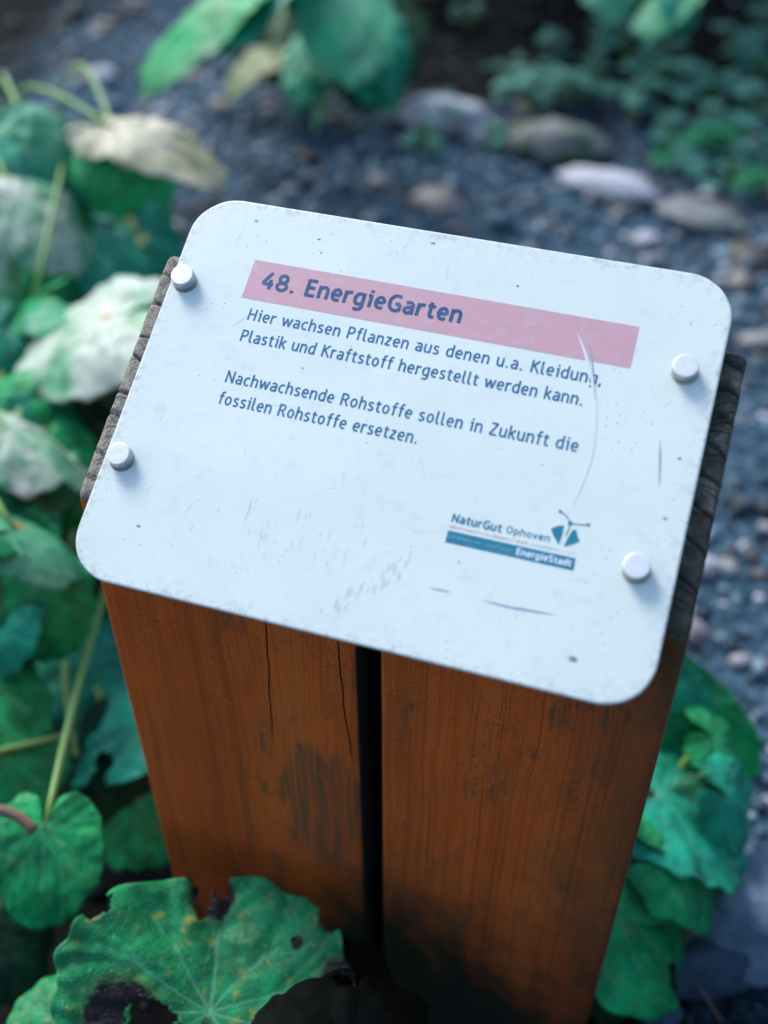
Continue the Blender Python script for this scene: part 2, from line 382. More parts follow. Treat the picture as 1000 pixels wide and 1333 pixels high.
for (x, v) in ((-.1413, .0592), (-.1397, -.0492), (.1329, .0586), (.1310, -.0482)):
    vs, fs = [], []; prof = [(.0032, -.02), (.0032, .0), (.0062, .0002), (.0064, .0008), (.0064, .0064), (.00625, .0068), (.0058, .0070), (.003, .00705), (.0008, .0070)]; n = 40
    for (r, z) in prof:
        for k in range(n): a = 2 * math.pi * k / n; vs.append(pl(x + r * math.cos(a), v + r * math.sin(a), z))
    for k in range(len(prof) - 1):
        for i in range(n): j = (i + 1) % n; fs.append((k * n + i, k * n + j, (k + 1) * n + j, (k + 1) * n + i))
    fs.append(tuple((len(prof) - 1) * n + i for i in range(n)))
    o = mk('screw_cap', vs, fs, [METAL, CAPSIDE], sign, True)
    o.data.polygons.foreach_set('material_index', [1 if k // n in (1, 2, 3) and k < (len(prof) - 1) * n else 0 for k in range(len(fs))])
    o.data.polygons.foreach_set('use_smooth', [not (k // n in (0, 1, 6, 7)) and k < (len(prof) - 1) * n for k in range(len(fs))])

# lettering: a monoline humanist sans drawn as pen strokes
def sm(*p, k=7):
    p = [np.array(q, float) for q in p]; P = [2 * p[0] - p[1]] + p + [2 * p[-1] - p[-2]]; o = []
    for i in range(1, len(P) - 2):
        for j in range(k):
            t = j / k; a, b, c, d = P[i - 1:i + 3]
            o.append(.5 * (2 * b + (c - a) * t + (2 * a - 5 * b + 4 * c - d) * t * t + (3 * b - a - 3 * c + d) * t ** 3))
    o.append(p[-1]); return [tuple(q) for q in o]
L_ = lambda *p: list(p)
BOWL = lambda: sm((.42, .55), (.36, .645), (.26, .68), (.15, .62), (.08, .47), (.075, .3), (.12, .13), (.22, .065), (.34, .1), (.42, .22))
def mirror(s, w_): return [(w_ - x, y) for x, y in s]
ARCH = lambda: sm((.075, .5), (.14, .62), (.25, .68), (.36, .64), (.415, .5), (.415, .36)) + [(.415, 0)]
OV = lambda cx, cy, rx, ry: [(cx + rx * math.cos(2 * math.pi * k / 28), cy + ry * math.sin(2 * math.pi * k / 28)) for k in range(29)]
G = {
 'a': (.46, [sm((.09, .61), (.2, .68), (.31, .66), (.385, .56), (.39, .42)) + [(.39, 0)], sm((.39, .41), (.24, .39), (.11, .33), (.065, .2), (.12, .085), (.22, .065), (.32, .11), (.39, .21))]),
 'c': (.42, [sm((.38, .63), (.27, .68), (.15, .61), (.08, .46), (.08, .28), (.14, .12), (.26, .06), (.38, .1))]),
 'd': (.49, [BOWL(), L_((.42, 1.04), (.42, 0))]),
 'e': (.47, [L_((.09, .37), (.40, .37)), sm((.405, .37), (.395, .53), (.33, .65), (.245, .68), (.14, .61), (.08, .46), (.08, .28), (.14, .12), (.27, .06), (.39, .1))]),
 'f': (.36, [sm((.36, .99), (.27, 1.0), (.2, .94), (.175, .8)) + [(.175, 0)], L_((.04, .68), (.34, .68))]),
 'g': (.49, [BOWL(), [(.42, .74)] + sm((.42, .1), (.42, -.08), (.36, -.2), (.24, -.25), (.09, -.21))]),
 'h': (.49, [L_((.075, 1.04), (.075, 0)), ARCH()]),
 'i': (.24, [L_((.15, .74), (.15, 0)), L_((.03, .68), (.15, .68)), L_((.145, .86), (.145, 1.01))]),
 'k': (.45, [L_((.075, 1.04), (.075, 0)), L_((.40, .72), (.10, .36)), L_((.18, .44), (.43, 0))]),
 'l': (.26, [[(.08, 1.04)] + sm((.08, .25), (.1, .11), (.17, .06), (.25, .07))]),
 'n': (.49, [L_((.075, .74), (.075, 0)), ARCH()]),
 'o': (.50, [OV(.25, .37, .172, .31)]),
 'p': (.49, [mirror(BOWL(), .49), L_((.07, .74), (.07, -.27))]),
 'r': (.35, [L_((.075, .74), (.075, 0)), sm((.075, .47), (.13, .6), (.22, .67), (.34, .66))]),
 's': (.41, [sm((.35, .64), (.23, .68), (.12, .64), (.085, .54), (.12, .44), (.22, .375), (.32, .3), (.345, .19), (.29, .09), (.18, .06), (.06, .1))]),
 't': (.36, [[(.155, .90)] + sm((.155, .25), (.18, .1), (.25, .06), (.35, .08)), L_((.03, .68), (.34, .68))]),
 'u': (.49, [[(q[0], .74 - q[1]) for q in mirror(ARCH(), .49)], L_((.415, .74), (.415, 0))]),
 'v': (.44, [L_((.03, .74), (.22, .03)), L_((.22, .03), (.41, .74))]),
 'w': (.68, [L_((.03, .74), (.18, .03)), L_((.18, .03), (.34, .68)), L_((.34, .68), (.50, .03)), L_((.50, .03), (.65, .74))]),
 'z': (.41, [L_((.05, .68), (.36, .68)), L_((.36, .68), (.05, .06)), L_((.05, .06), (.38, .06))]),
 'E': (.48, [L_((.09, 1), (.09, 0)), L_((.09, .94), (.44, .94)), L_((.09, .52), (.40, .52)), L_((.09, .06), (.45, .06))]),
 'G': (.60, [sm((.53, .88), (.40, .94), (.24, .89), (.12, .72), (.085, .48), (.13, .23), (.25, .09), (.38, .06), (.53, .11)), L_((.53, .05), (.53, .46)), L_((.53, .46), (.34, .46))]),
 'H': (.60, [L_((.09, 1), (.09, 0)), L_((.51, 1), (.51, 0)), L_((.09, .52), (.51, .52))]),
 'K': (.54, [L_((.09, 1), (.09, 0)), L_((.49, 1), (.11, .50)), L_((.20, .60), (.52, 0))]),
 'N': (.62, [L_((.09, 0), (.09, 1)), L_((.09, .97), (.53, .03)), L_((.53, 0), (.53, 1))]),
 'P': (.52, [L_((.09, 1), (.09, 0)), [(.09, .94)] + sm((.25, .94), (.39, .90), (.455, .73), (.40, .54), (.26, .46), (.09, .46))]),
 'R': (.56, [L_((.09, 1), (.09, 0)), [(.09, .94)] + sm((.25, .94), (.39, .90), (.45, .74), (.39, .56), (.26, .49), (.09, .49)), L_((.28, .49), (.51, 0))]),
 'O': (.66, [OV(.33, .5, .245, .44)]), 
 'S': (.52, [sm((.44, .89), (.30, .94), (.15, .90), (.09, .75), (.15, .6), (.27, .52), (.40, .42), (.45, .27), (.38, .12), (.24, .06), (.08, .11))]),
 'Z': (.52, [L_((.07, .94), (.46, .94)), L_((.46, .94), (.06, .06)), L_((.06, .06), (.48, .06))]),
 '4': (.55, [L_((.36, 1), (.05, .30)), L_((.05, .30), (.51, .30)), L_((.38, .58), (.38, 0))]),
 '8': (.55, [OV(.275, .73, .165, .215), OV(.275, .275, .205, .22)]),
 '.': (.24, [L_((.12, 0), (.12, .15))]), ',': (.24, [L_((.13, .15), (.06, -.17))]), ' ': (.26, []),
}
def ribbon(pts, hw, closed=False):
    """flat pen stroke of half width hw along pts -> verts, quads"""
    P = np.array(pts, float); keep = [0] + [i for i in range(1, len(P)) if np.hypot(*(P[i] - P[i - 1])) > 1e-5]; P = P[keep]
    closed = len(P) > 6 and np.hypot(*(P[0] - P[-1])) < 1e-4
    T = np.zeros_like(P)
    T[1:-1] = P[2:] - P[:-2]; T[0] = P[1] - P[0]; T[-1] = P[-1] - P[-2]
    if closed: T[0] = T[-1] = P[1] - P[-2]
    T /= np.linalg.norm(T, axis=1)[:, None] + 1e-12; N = np.stack([-T[:, 1], T[:, 0]], 1) * hw
    v = np.concatenate([P + N, P - N]); n = len(P); f = [(i, n + i, n + i + 1, i + 1) for i in range(n - 1)]
    return v, f
def write(name, text, x0, x1, base, cap, wt, mat, parent, lift=.00010, gap=.085):
    """text set from x0 to x1 on the panel, baseline at v = base"""
    total = 0
    for ch in text: total += G[ch][0] + gap
    total -= gap; sx = (x1 - x0) / total; vs, fs = [], []; cur = 0; k = 0
    for ch in text:
        wd, strokes = G[ch]
        for st in strokes:
            v, f = ribbon([((cur + a) * sx, b * cap) for a, b in st], wt / 2)
            o = len(vs); vs += [pl(x0 + a, base + b, lift + (k % 7) * .000006) for a, b in v]; fs += [tuple(o + q for q in F) for F in f]; k += 1
        cur += wd + gap
    return mk(name, vs, fs, mat, parent, False)
bar = flat('title_bar', [(-.1064, .0553), (.1064, .0550), (.1060, .0790), (-.1064, .0794)], PINK)
write('heading', '48. EnergieGarten', -.0982, .0152, .0631, .0102, .00185, BLUE, bar, .00022)
write('text_line', 'Hier wachsen Pflanzen aus denen u.a. Kleidung,', -.0995, .0945, .0429, .0070, .00098, BLUE2, plate)
write('text_line', 'Plastik und Kraftstoff hergestellt werden kann.', -.0995, .0876, .0298, .0070, .00098, BLUE2, plate)
write('text_line', 'Nachwachsende Rohstoffe sollen in Zukunft die', -.0997, .0906, .0047, .0070, .00098, BLUE2, plate)
write('text_line', 'fossilen Rohstoffe ersetzen.', -.0995, .0111, -.0081, .0070, .00098, BLUE2, plate)
band = flat('logo_band', [(.0386, -.0555), (.1024, -.0555), (.1022, -.0492), (.0386, -.0492)], TEAL)
write('logo_name', 'NaturGut', .0388, .0640, -.0445, .0044, .00095, TEAL, plate)
write('logo_name', 'Ophoven', .0662, .0880, -.0440, .0036, .00062, TEAL, plate)
write('logo_caption', 'EnergieStadt', .0738, .1008, -.0538, .0033, .00080, WHITE, band, .00022)
def fine_print(name, x0, x1, base, h, mat, parent, lift, seed):
    """small print worn beyond reading: broken marks only"""
    r = random.Random(seed); vs, fs = [], []; x = x0; k = 0
    while x < x1:
        if r.random() < .13: x += h * .5; continue
        wd = h * r.uniform(.3, .55); y0 = base + h * r.uniform(0, .12); y1 = base + h * r.choice((.62, .65, .7, .95))
        p = [(x, y0), (x, y1), (x + wd, y1), (x + wd, y0 + h * .2 * r.random())][:r.choice((2, 3, 4, 4))]
        v, f = ribbon(p, h * .085); o = len(vs); vs += [pl(a, b, lift + (k % 5) * .000006) for a, b in v]; fs += [tuple(o + q for q in F) for F in f]; x += wd + h * .22; k += 1
    return mk(name, vs, fs, mat, parent, False)
fine_print('small_print', .0388, .0775, -.0478, .0016, REDP, plate, .0002, 1); fine_print('small_print', .0795, .1015, -.0478, .0015, GREYP, plate, .0002, 2)
fine_print('small_print', .0398, .0715, -.0532, .0017, m_print('pale_teal_print', (.16, .42, .5), .1), band, .00035, 3)
flat('logo_leaf', [(.0872, -.0372), (.0902, -.0350), (.0930, -.0340), (.0931, -.0392), (.0926, -.0442), (.0893, -.0405)], TEAL, .0002)
flat('logo_leaf', [(.0953, -.0447), (.0960, -.0405), (.0975, -.0356), (.0990, -.0348), (.1003, -.0378), (.1020, -.0402), (.0990, -.0425)], TEAL, .00021)
vs, fs = [], []
for (cx, cy, r) in ((.0956, -.0323, .0011), (.0896, -.0275, .0008), (.1043, -.0312, .0008)):
    o = len(vs); vs += [pl(cx + r * math.cos(a * .5236), cy + r * math.sin(a * .5236), .00023) for a in range(12)]; fs.append(tuple(range(o, o + 12)))
for st in (sm((.0956, -.0323), (.0930, -.0292), (.0896, -.0275)), sm((.0956, -.0323), (.1, -.0320), (.1043, -.0312)), sm((.0956, -.0323), (.0955, -.036), (.0948, -.039))):
    v, f = ribbon(st, .00022); o = len(vs); vs += [pl(a, b, .00026) for a, b in v]; fs += [tuple(o + q for q in F) for F in f]
mk('logo_feelers', vs, fs, TEAL, plate, False)
def scratch(pts, w_, mat=SCUFF, h=.0002, name='scratch'):
    P = sm(*pts); n = len(P); vs, fs = [], []
    for i, (x, y) in enumerate(P):
        t = i / (n - 1); a, b = P[max(i - 1, 0)], P[min(i + 1, n - 1)]; T = Vector((b[0] - a[0], b[1] - a[1])).normalized(); hw = w_ * (math.sin(math.pi * min(max(t, .02), .98)) ** .6) * (1 + .3 * nz((x * 900, y * 900, 0)))
        vs += [pl(x - T.y * hw, y + T.x * hw, .0001), pl(x, y, h), pl(x + T.y * hw, y - T.x * hw, .0001)]
    for i in range(n - 1): k = 3 * i; fs += [(k, k + 1, k + 4, k + 3), (k + 1, k + 2, k + 5, k + 4)]
    return mk(name, vs, fs, mat, plate, True)
scratch([(.0376, -.0800), (.043, -.0796), (.0475, -.0794)], .0004)
scratch([(.0640, -.0797), (.075, -.0801), (.086, -.0795), (.0987, -.0787)], .0006)
scratch([(.1286, .0192), (.1308, .008), (.1329, -.0047)], .0005)
scratch([(.0765, .0690), (.084, .056), (.0925, .036), (.0970, .014), (.0975, -.003), (.0950, -.0225)], .0011, CREASE, .00022, 'crease')
scratch([(.0835, .0640), (.0885, .050), (.0930, .034)], .0004, SCUFF, .0004, 'crease')
r_ = random.Random(5); RUB = m_print('faint_rub', (.60, .655, .64), .4)
for k in range(46):
    x = r_.uniform(-.006, .024); y = -.098 + .95 * (x + .006) + r_.uniform(-.005, .007); l = r_.uniform(.002, .006)
    scratch([(x, y), (x - .0004 + r_.uniform(-.0003, .0003), y - l)], r_.uniform(.00012, .0003), RUB, .00012)
for k in range(26):
    x = r_.uniform(-.09, .0); y = -.066 + r_.uniform(-.012, .012); scratch([(x, y), (x + r_.uniform(-.0006, .0002), y - r_.uniform(.002, .007))], r_.uniform(.0001, .00022), RUB, .00012)
for k in range(40):
    x, y, a_, l = r_.uniform(-.14, .14), r_.uniform(-.105, .105), r_.uniform(0, 3.14), r_.uniform(.003, .018)
    scratch([(x, y), (x + l * .5 * math.cos(a_), y + l * .5 * math.sin(a_) + l * .03), (x + l * math.cos(a_), y + l * math.sin(a_))], r_.uniform(.00007, .00016), RUB, .00012)

DIRT = m_print('grime', (.20, .22, .20), .3); YDIRT = m_print('yellowish_grime', (.44, .46, .30), .4)
for (x, v, m) in ((-.1413, .0592, DIRT), (-.1397, -.0492, DIRT), (.1329, .0586, YDIRT), (.1310, -.0482, YDIRT)):  # grime and painted contact shadow on the downhill side of each cap
    scratch([(x + .0069 * math.cos(a_), v + .0069 * math.sin(a_)) for a_ in (-2.9, -2.4, -1.9, -1.4, -.9, -.4, .0)], .0006, m, .00012, 'grime_shade_ring')
for (x, v, r1, r2) in ((.1118, -.0975, .0021, .0014), (-.0115, .1075, .0013, .0006), (-.0745, .0985, .0011, .0005), (-.071, .0905, .0006, .0005), (-.1135, .1035, .001, .0008), (.0395, .0905, .0008, .0006), (-.118, -.083, .0012, .0007), (.1395, .012, .001, .0007), (-.06, .021, .0005, .0005), (.048, -.064, .0007, .0004), (.139, -.02, .0012, .0006)):
    flat('speck', [(x + r1 * (1 + .35 * nz((k * 1.3, x * 900, 0))) * math.cos(k * .524), v + r2 * (1 + .35 * nz((k * 1.7, v * 900, 3))) * math.sin(k * .524)) for k in range(12)], DIRT, .00009)
# ------------------------------------------------------------ ground
def humus_shade_at(x, y):
    """dark leaf mould under the plants, painted shade at the back, lighter grit on the path"""
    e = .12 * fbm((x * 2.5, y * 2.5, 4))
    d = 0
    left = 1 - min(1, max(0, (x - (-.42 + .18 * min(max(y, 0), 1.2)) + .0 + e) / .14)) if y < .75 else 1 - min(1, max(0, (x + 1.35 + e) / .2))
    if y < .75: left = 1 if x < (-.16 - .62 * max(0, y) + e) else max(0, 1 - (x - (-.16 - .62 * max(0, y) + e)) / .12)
    back = min(1, max(0, (y - (1.50 + .28 * (x + .38) + 3 * max(0, -.75 - x)) + e) / .15))  # dark band at the back stands in for shadow under the shrubs
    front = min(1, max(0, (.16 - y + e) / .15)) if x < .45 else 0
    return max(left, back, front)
def gh(x, y):
    k = math.exp(-(x * x + y * y) / 30)
    return k * (.018 * nz((x * 2.2, y * 2.2, 0)) + .010 * nz((x * 7, y * 7, 2)) + .004 * nz((x * 25, y * 25, 5))) + .10 * k * min(1, max(0, (y - 1.75) / .6)) - .008
fine = np.arange(-2.6, 2.9001, .035)
outer = 2.9 * 1.45 ** np.arange(1, 14)
ax = np.concatenate([-outer[::-1] + .3, fine, outer]); ay = np.concatenate([-outer[::-1], fine[fine > -2.2], outer + .6])
vs = []; hu = []
for yy in ay:
    for xx in ax:
        vs.append((xx, yy, gh(xx, yy))); hu.append(humus_shade_at(xx, yy))
nx = len(ax); fs = [(j * nx + i, j * nx + i + 1, (j + 1) * nx + i + 1, (j + 1) * nx + i) for j in range(len(ay) - 1) for i in range(nx - 1)]
tag(mk('ground', vs, fs, m_ground(), None, True, dict(humus_shade=hu)), kind='structure')

# gravel of the path: nobody could count it
def ico(sub):
    bm = bmesh.new(); bmesh.ops.create_icosphere(bm, subdivisions=sub, radius=1); bm.verts.ensure_lookup_table()
    v = np.array([q.co[:] for q in bm.verts]); f = np.array([[a.index for a in q.verts] for q in bm.faces]); bm.free(); return v, f
IV, IF = ico(1); IV2, IF2 = ico(3)
def gravel():
    V, F, C = [], [], []; o = 0; cnt = 0
    while cnt < 17000:
        x = rng.uniform(-2.1, 1.0); y = rng.uniform(-.35, 2.7)
        h = humus_shade_at(x, y)
        if rng.random() < h * .86: continue
        if -.17 < x < .17 and -.07 < y < .08: continue
        r = min(.0022 * math.exp(rng.normal(.62, .55)), .013)
        if y > .9 and rng.random() < .1: r *= 1.7
        ang = rng.uniform(0, 6.28); ca, sa = math.cos(ang), math.sin(ang)
        s = IV * (1 + rng.uniform(-.22, .22, (len(IV), 1))) * np.array([r * rng.uniform(.9, 1.7), r * rng.uniform(.8, 1.2), r * rng.uniform(.45, .8)])
        s = np.stack([s[:, 0] * ca - s[:, 1] * sa, s[:, 0] * sa + s[:, 1] * ca, s[:, 2]], 1) + np.array([x, y, gh(x, y) + r * .3])
        t = rng.random()
        if t < .52: g = rng.uniform(.03, .13); c = np.array([g * .45, g * 1.2, g * 1.75])
        elif t < .82: g = rng.uniform(.14, .30); c = np.array([g * .78, g * 1.2, g * 1.5])
        elif t < .955: g = rng.uniform(.32, .55); c = np.array([g * .98, g * 1.0, g * 1.06])
        else: c = np.array([.14, .12, .11]) * rng.uniform(.5, 1.2)
        if rng.random() < .03 + .12 * max(0, fbm((x * 3, y * 3, 9))):
            k_ = rng.uniform(1.2, 3.0); q_ = np.array([x, y, gh(x, y) + r * .3]); s = (s - q_) * np.array([1.2, 1.2, .35]) * k_ + q_ + np.array([0, 0, r * .3])
            c = np.array([[.15, .13, .11], [.27, .25, .22], [.08, .075, .07], [.38, .37, .35]][rng.integers(0, 4)]) * rng.uniform(.4, .9)
        c = c * (1 - .75 * min(1, max(0, 2.2 * fbm((x * 4, y * 4, 21)))))
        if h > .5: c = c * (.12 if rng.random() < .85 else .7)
        V.append(s); F.append(IF + o); C.append(np.tile(c, (len(IV), 1))); o += len(IV); cnt += 1
    V = np.concatenate(V); F = np.concatenate(F); C = np.concatenate(C)
    return mk('gravel', V.tolist(), F.tolist(), m_gravel(), None, True, dict(tint=C))
tag(gravel(), kind='stuff')

def rock(px, py, sx, sy, sz, rz, seed, mat, label, name='stone', rough=.22, sink=.35, group=None):
    p = at(px, py, 0.02); v = IV2.copy(); out = []
    for q in v:
        d = 1 + rough * fbm(tuple(q * 1.3 + seed)) + .10 * fbm(tuple(q * 4 + seed))
        d *= 1 - .25 * max(0, abs(nz(tuple(q * 2.1 + seed * 2))) - .2)
        out.append(q * d)
    v = np.array(out) * np.array([sx, sy, sz]); c, s = math.cos(rz), math.sin(rz)
    v = np.stack([v[:, 0] * c - v[:, 1] * s, v[:, 0] * s + v[:, 1] * c, v[:, 2]], 1)
    v += np.array([p.x, p.y, gh(p.x, p.y) + sz * (1 - sink)])
    return tag(recentre(mk(name, v.tolist(), IF2.tolist(), mat, None, True)), label, 'stone', group)
PALE = m_stone('pale_stone', (.50, .51, .56), (.72, .73, .77)); BLUEST = m_stone('slate_stone', (.10, .16, .22), (.24, .34, .44)); MOSSY = m_stone('mossy_stone', (.20, .20, .19), (.34, .33, .32), .8); DARKST = m_stone('dark_stone', (.03, .055, .085), (.09, .15, .21))
rock(577, 140, .085, .040, .034, .1, 3, PALE, 'pale pinkish flat stone lying beyond the middle of the panel at the path edge')
rock(634, 152, .045, .03, .020, -.3, 9, PALE, 'smaller pale stone touching the right end of the pinkish flat stone')
rock(728, 172, .085, .05, .036, .2, 14, MOSSY, 'greenish mossy stone in the middle of the row beyond the path')
rock(795, 225, .085, .035, .020, -.15, 21, PALE, 'long pale stone beyond the panel top right corner')
rock(915, 262, .075, .035, .019, -.3, 25, m_stone('grey_green_stone', (.20, .21, .22), (.36, .37, .38), .4), 'long grey stone rightmost in the row beyond the path')
rock(1000, 1195, .075, .055, .055, .6, 31, BLUEST, 'large bluish grey stone at the right edge beside the low leaves')
rock(930, 1250, .052, .026, .030, .5, 37, DARKST, 'dark blue broken stone in front of the large bluish stone')
rock(790, 1334, .013, .011, .011, .4, 41, m_stone('white_pebble', (.55, .53, .55), (.72, .70, .70)), 'small white pebble at the foot of the post', 'pebble')
rock(868, 1306, .018, .014, .014, .9, 44, DARKST, 'dark rounded pebble in the lower right corner near the white pebble', 'pebble')
rock(845, 285, .022, .016, .012, .9, 47, PALE, 'round pale pebble on the path right behind the panel', 'pebble')
rock(920, 715, .020, .014, .012, .2, 51, PALE, 'pale pebble on the path beside the right beam of the post', 'pebble')
rock(905, 800, .016, .018, .012, .7, 53, m_stone('rosy_pebble', (.28, .24, .25), (.42, .36, .37)), 'rosy pebble on the path low beside the right beam', 'pebble')
rock(130, 80, .030, .022, .02, .2, 57, PALE, 'pale rounded stone on the soil left of the broad leaves at the back', 'pebble')

def chip(px, py, L, W_, T, rz, col, label, tilt=.2):
    p = at(px, py, .012); vs, fs = [], []; n = 9
    for i in range(n):
        t = i / (n - 1) - .5; hw = W_ / 2 * (1 - (2 * t) ** 4 * .6) * (1 + .25 * nz((i * .9, px, 0))); zc = .004 * math.cos(t * 3) + t * L * tilt
        for (a, b) in ((-1, -1), (1, -1), (1, 1), (-1, 1)): vs.append((t * L, a * hw, zc + b * T / 2))
    for i in range(n - 1):
        for k in range(4): fs.append((4 * i + k, 4 * i + (k + 1) % 4, 4 * i + 4 + (k + 1) % 4, 4 * i + 4 + k))
    fs += [(3, 2, 1, 0), tuple(4 * (n - 1) + k for k in range(4))]
    c, s = math.cos(rz), math.sin(rz); vs = [(p.x + x * c - y * s, p.y + x * s + y * c, gh(p.x, p.y) + .008 + z) for x, y, z in vs]
    t = NT('wood_chip'); v = t.coord(); mt = t.fin(t.mix(t.noise(t.mapping(v, (60, 200, 60)), 1, 4), tuple(q * .6 for q in col), col), .7, .3)
    return tag(recentre(mk('wood_chip', vs, fs, mt, None, True)), label, 'wood chip')
chip(928, 905, .048, .012, .004, -.75, (.62, .50, .40), 'pale tan wood chip on the gravel right of the panel lower right corner')
chip(975, 985, .035, .012, .004, 1.0, (.50, .42, .38), 'greyish tan wood chip by the stone above the low right leaves')
chip(893, 925, .026, .012, .004, .4, (.48, .40, .38), 'short dull wood chip nearest the right beam, left of the pale chip')

def tube(pts, r0, r1, n=10):
    P = [Vector(p) for p in pts]; vs, fs = [], []; m = len(P); ref = Vector((.3, .9, .1))
    for i, p in enumerate(P):
        T = (P[min(i + 1, m - 1)] - P[max(i - 1, 0)]).normalized(); A = T.cross(ref).normalized(); B = T.cross(A); r = r0 + (r1 - r0) * i / (m - 1)
        for k in range(n): a = 2 * math.pi * k / n; vs.append(p + A * (r * math.cos(a)) + B * (r * .85 * math.sin(a)))
    for i in range(m - 1):
        for k in range(n): j = (k + 1) % n; fs.append((i * n + k, i * n + j, (i + 1) * n + j, (i + 1) * n + k))
    fs += [tuple(reversed(range(n))), tuple(range((m - 1) * n, m * n))]
    return vs, fs
def bez(a, b, c, n=14): return [a * (1 - t) ** 2 + b * (2 * t * (1 - t)) + c * t * t for t in [i / n for i in range(n + 1)]]

# ------------------------------------------------------------ leaves
STEM = m_stem(); STEMR = m_stem('reddish_stalk', (.22, .14, .09), (.30, .22, .13))
LG = m_leaf('green_leaf', (.001, .22, .06), (.004, .54, .16), (.14, .62, .30), .34, .3, spots=.25)
LT = m_leaf('blue_green_leaf', (.001, .20, .11), (.004, .48, .28), (.12, .56, .42), .34, .32)
LP = m_leaf('sky_sheen_leaf', (.006, .26, .09), (.08, .46, .20), (.42, .64, .40), .34, .6, .2, .10, (.66, .72, .60), .92)  # whitish patches stand in for sky sheen on the leaf tops
LM = m_leaf('mid_pale_leaf', (.004, .23, .10), (.03, .48, .21), (.14, .56, .30), .3, .42, .25, .10, (.30, .62, .40), .34)  # mint patches paint sky highlights into the leaf colour
LD = m_leaf('shade_green_leaf', (.001, .032, .012), (.002, .075, .028), (.015, .10, .05), .45, .2)  # green darkened to stand in for the shadows between leaves
LF = m_leaf('blotched_leaf', (.002, .15, .045), (.006, .40, .12), (.16, .50, .33), .36, .28, .2, .7)
LG2 = m_leaf('fresh_yellow_green_leaf', (.02, .26, .03), (.08, .42, .07), (.22, .5, .2), .32, .5)
LW = m_leaf('withered_black_leaf', (.003, .005, .004), (.007, .010, .008), (.012, .014, .010), .8, .1, .02)
LC = m_leaf('cream_withering_leaf', (.30, .34, .12), (.55, .50, .26), (.60, .60, .40), .4, .5, .2, .1, (.78, .72, .52), .85)
LY = m_leaf('yellow_green_leaf', (.07, .19, .015), (.14, .27, .02), (.25, .36, .08))
LO = m_leaf('yellowing_leaf', (.14, .22, .07), (.26, .30, .12), (.36, .38, .2), spots=.4)
def leaf(plant, A, T, mat, base=None, wy=1.0, roll=0.0, cup=.10, droop=.25, wave=.05, seed=0, sinus=155, curl=0.0, holes=(), necro=(), brown=(), tooth=.025, stalk=STEM, r=.0032, bow=None, res=(112, 26), gap=.35, label=None, fold=0.0, back=.62, long=0.0, pk=1.0):
    """broad kidney-shaped leaf: stalk joins at A, tip at T"""
    A, T = Vector(A), Vector(T); X = T - A; Ln = X.length; X.normalize()
    Z = Vector((0, -1.2 * max(0, -X.z - .35), 1)); Z = (Z - X * Z.dot(X)).normalized(); Y = Z.cross(X)
    c, s = math.cos(roll), math.sin(roll); Y, Z = Y * c + Z * s, Z * c - Y * s
    np_, nr = res; vs, luv, vein, nec, brn = [], [], [], [], []
    rd = random.Random(seed); ph = [rd.uniform(0, 6.28) for _ in range(6)]
    veins = [0, .55, -.55, 1.12, -1.12, 1.75, -1.75, 2.35, -2.35]
    sm_ = math.radians(sinus)
    for i in range(np_ + 1):
        f = -sm_ + 2 * sm_ * i / np_; a = abs(f) / math.pi
        ro = 1 - (1 - back) * min(1, a / .8) ** 1.4
        if long: ro = ro * (1 - long * math.sin(min(abs(f), math.pi / 1.15)) ** .8 * .62)
        edge = min(1, max(0, (sm_ - abs(f)) / gap)); ro *= .55 + .45 * math.sqrt(edge)
        ro *= 1 + tooth * math.sin(17 * f + ph[0] + 1.3 * math.sin(3 * f + ph[1])) + .022 * math.sin(5 * f + ph[2]) + .018 * math.sin(9 * f + ph[3])
        for j in range(nr + 1):
            q = j / nr; rr = ro * q
            x, y = rr * math.cos(f), rr * math.sin(f) * wy
            vd = 9
            for vi, va in enumerate(veins):
                dv = f - va - .12 * math.sin(4 * q + vi) * q
                vd = min(vd, abs(dv) * rr + (.004 if vi else 0) + .02 * max(0, q - .85))
                # side veins fork off
                if vi < 7:
                    for sgn in (-1, 1):
                        if q > .42: vd = min(vd, abs(dv - sgn * (q - .42) * .42) * rr + .006)
            ve = max(0, 1 - vd / (.016 * (1.15 - q * .6)))
            puff = min(1, vd / .09)
            z = cup * rr * rr + .045 * pk * (puff - .6) * q * (1 - .4 * q) - droop * max(0, x) ** 2.2 + wave * q * q * math.sin(3 * f + ph[4]) + wave * .4 * q ** 3 * math.sin(7 * f + ph[5])
            z += .030 * fbm((x * 2.4 + seed, y * 2.4, seed * .37), 1, 3) + .016 * pk * fbm((x * 7 + seed, y * 7, seed * .7), 1, 2) * min(1, q * 2) - fold * abs(y) + .05 * (q ** 4) * math.sin(11 * f + ph[1]) * wave * 2
            if curl: z += -curl * max(0, q - .55) ** 1.6 * 2.2
            P = A + (X * x + Y * y + Z * z) * Ln
            vs.append(P); luv.append((x + seed * 1.7, y + seed * .9, seed * .31)); vein.append(min(1, ve * 1.3))
            e = 0
            for (hx, hy, hr) in necro:
                dd = math.hypot(x - hx, y - hy) / hr; e = max(e, 1 - .5 * dd ** 1.5)
            nec.append(max(0, e)); b = 0
            for (hx, hy, hr) in brown: b = max(b, min(1, 2.2 * (1 - math.hypot(x - hx, y - hy) / hr)))
            brn.append(max(0, b))
    fs = []
    for i in range(np_):
        for j in range(nr):
            if holes:
                u = luv[i * (nr + 1) + j]; x, y = u[0] - seed * 1.7, u[1] - seed * .9
                k = .35 * fbm((x * 9, y * 9, seed)) 
                if any(math.hypot((x - hx) / hw, (y - hy) / hl) + k < 1 for hx, hy, hw, hl in holes): continue
            a = i * (nr + 1) + j; fs.append((a, a + nr + 1, a + nr + 2, a + 1))
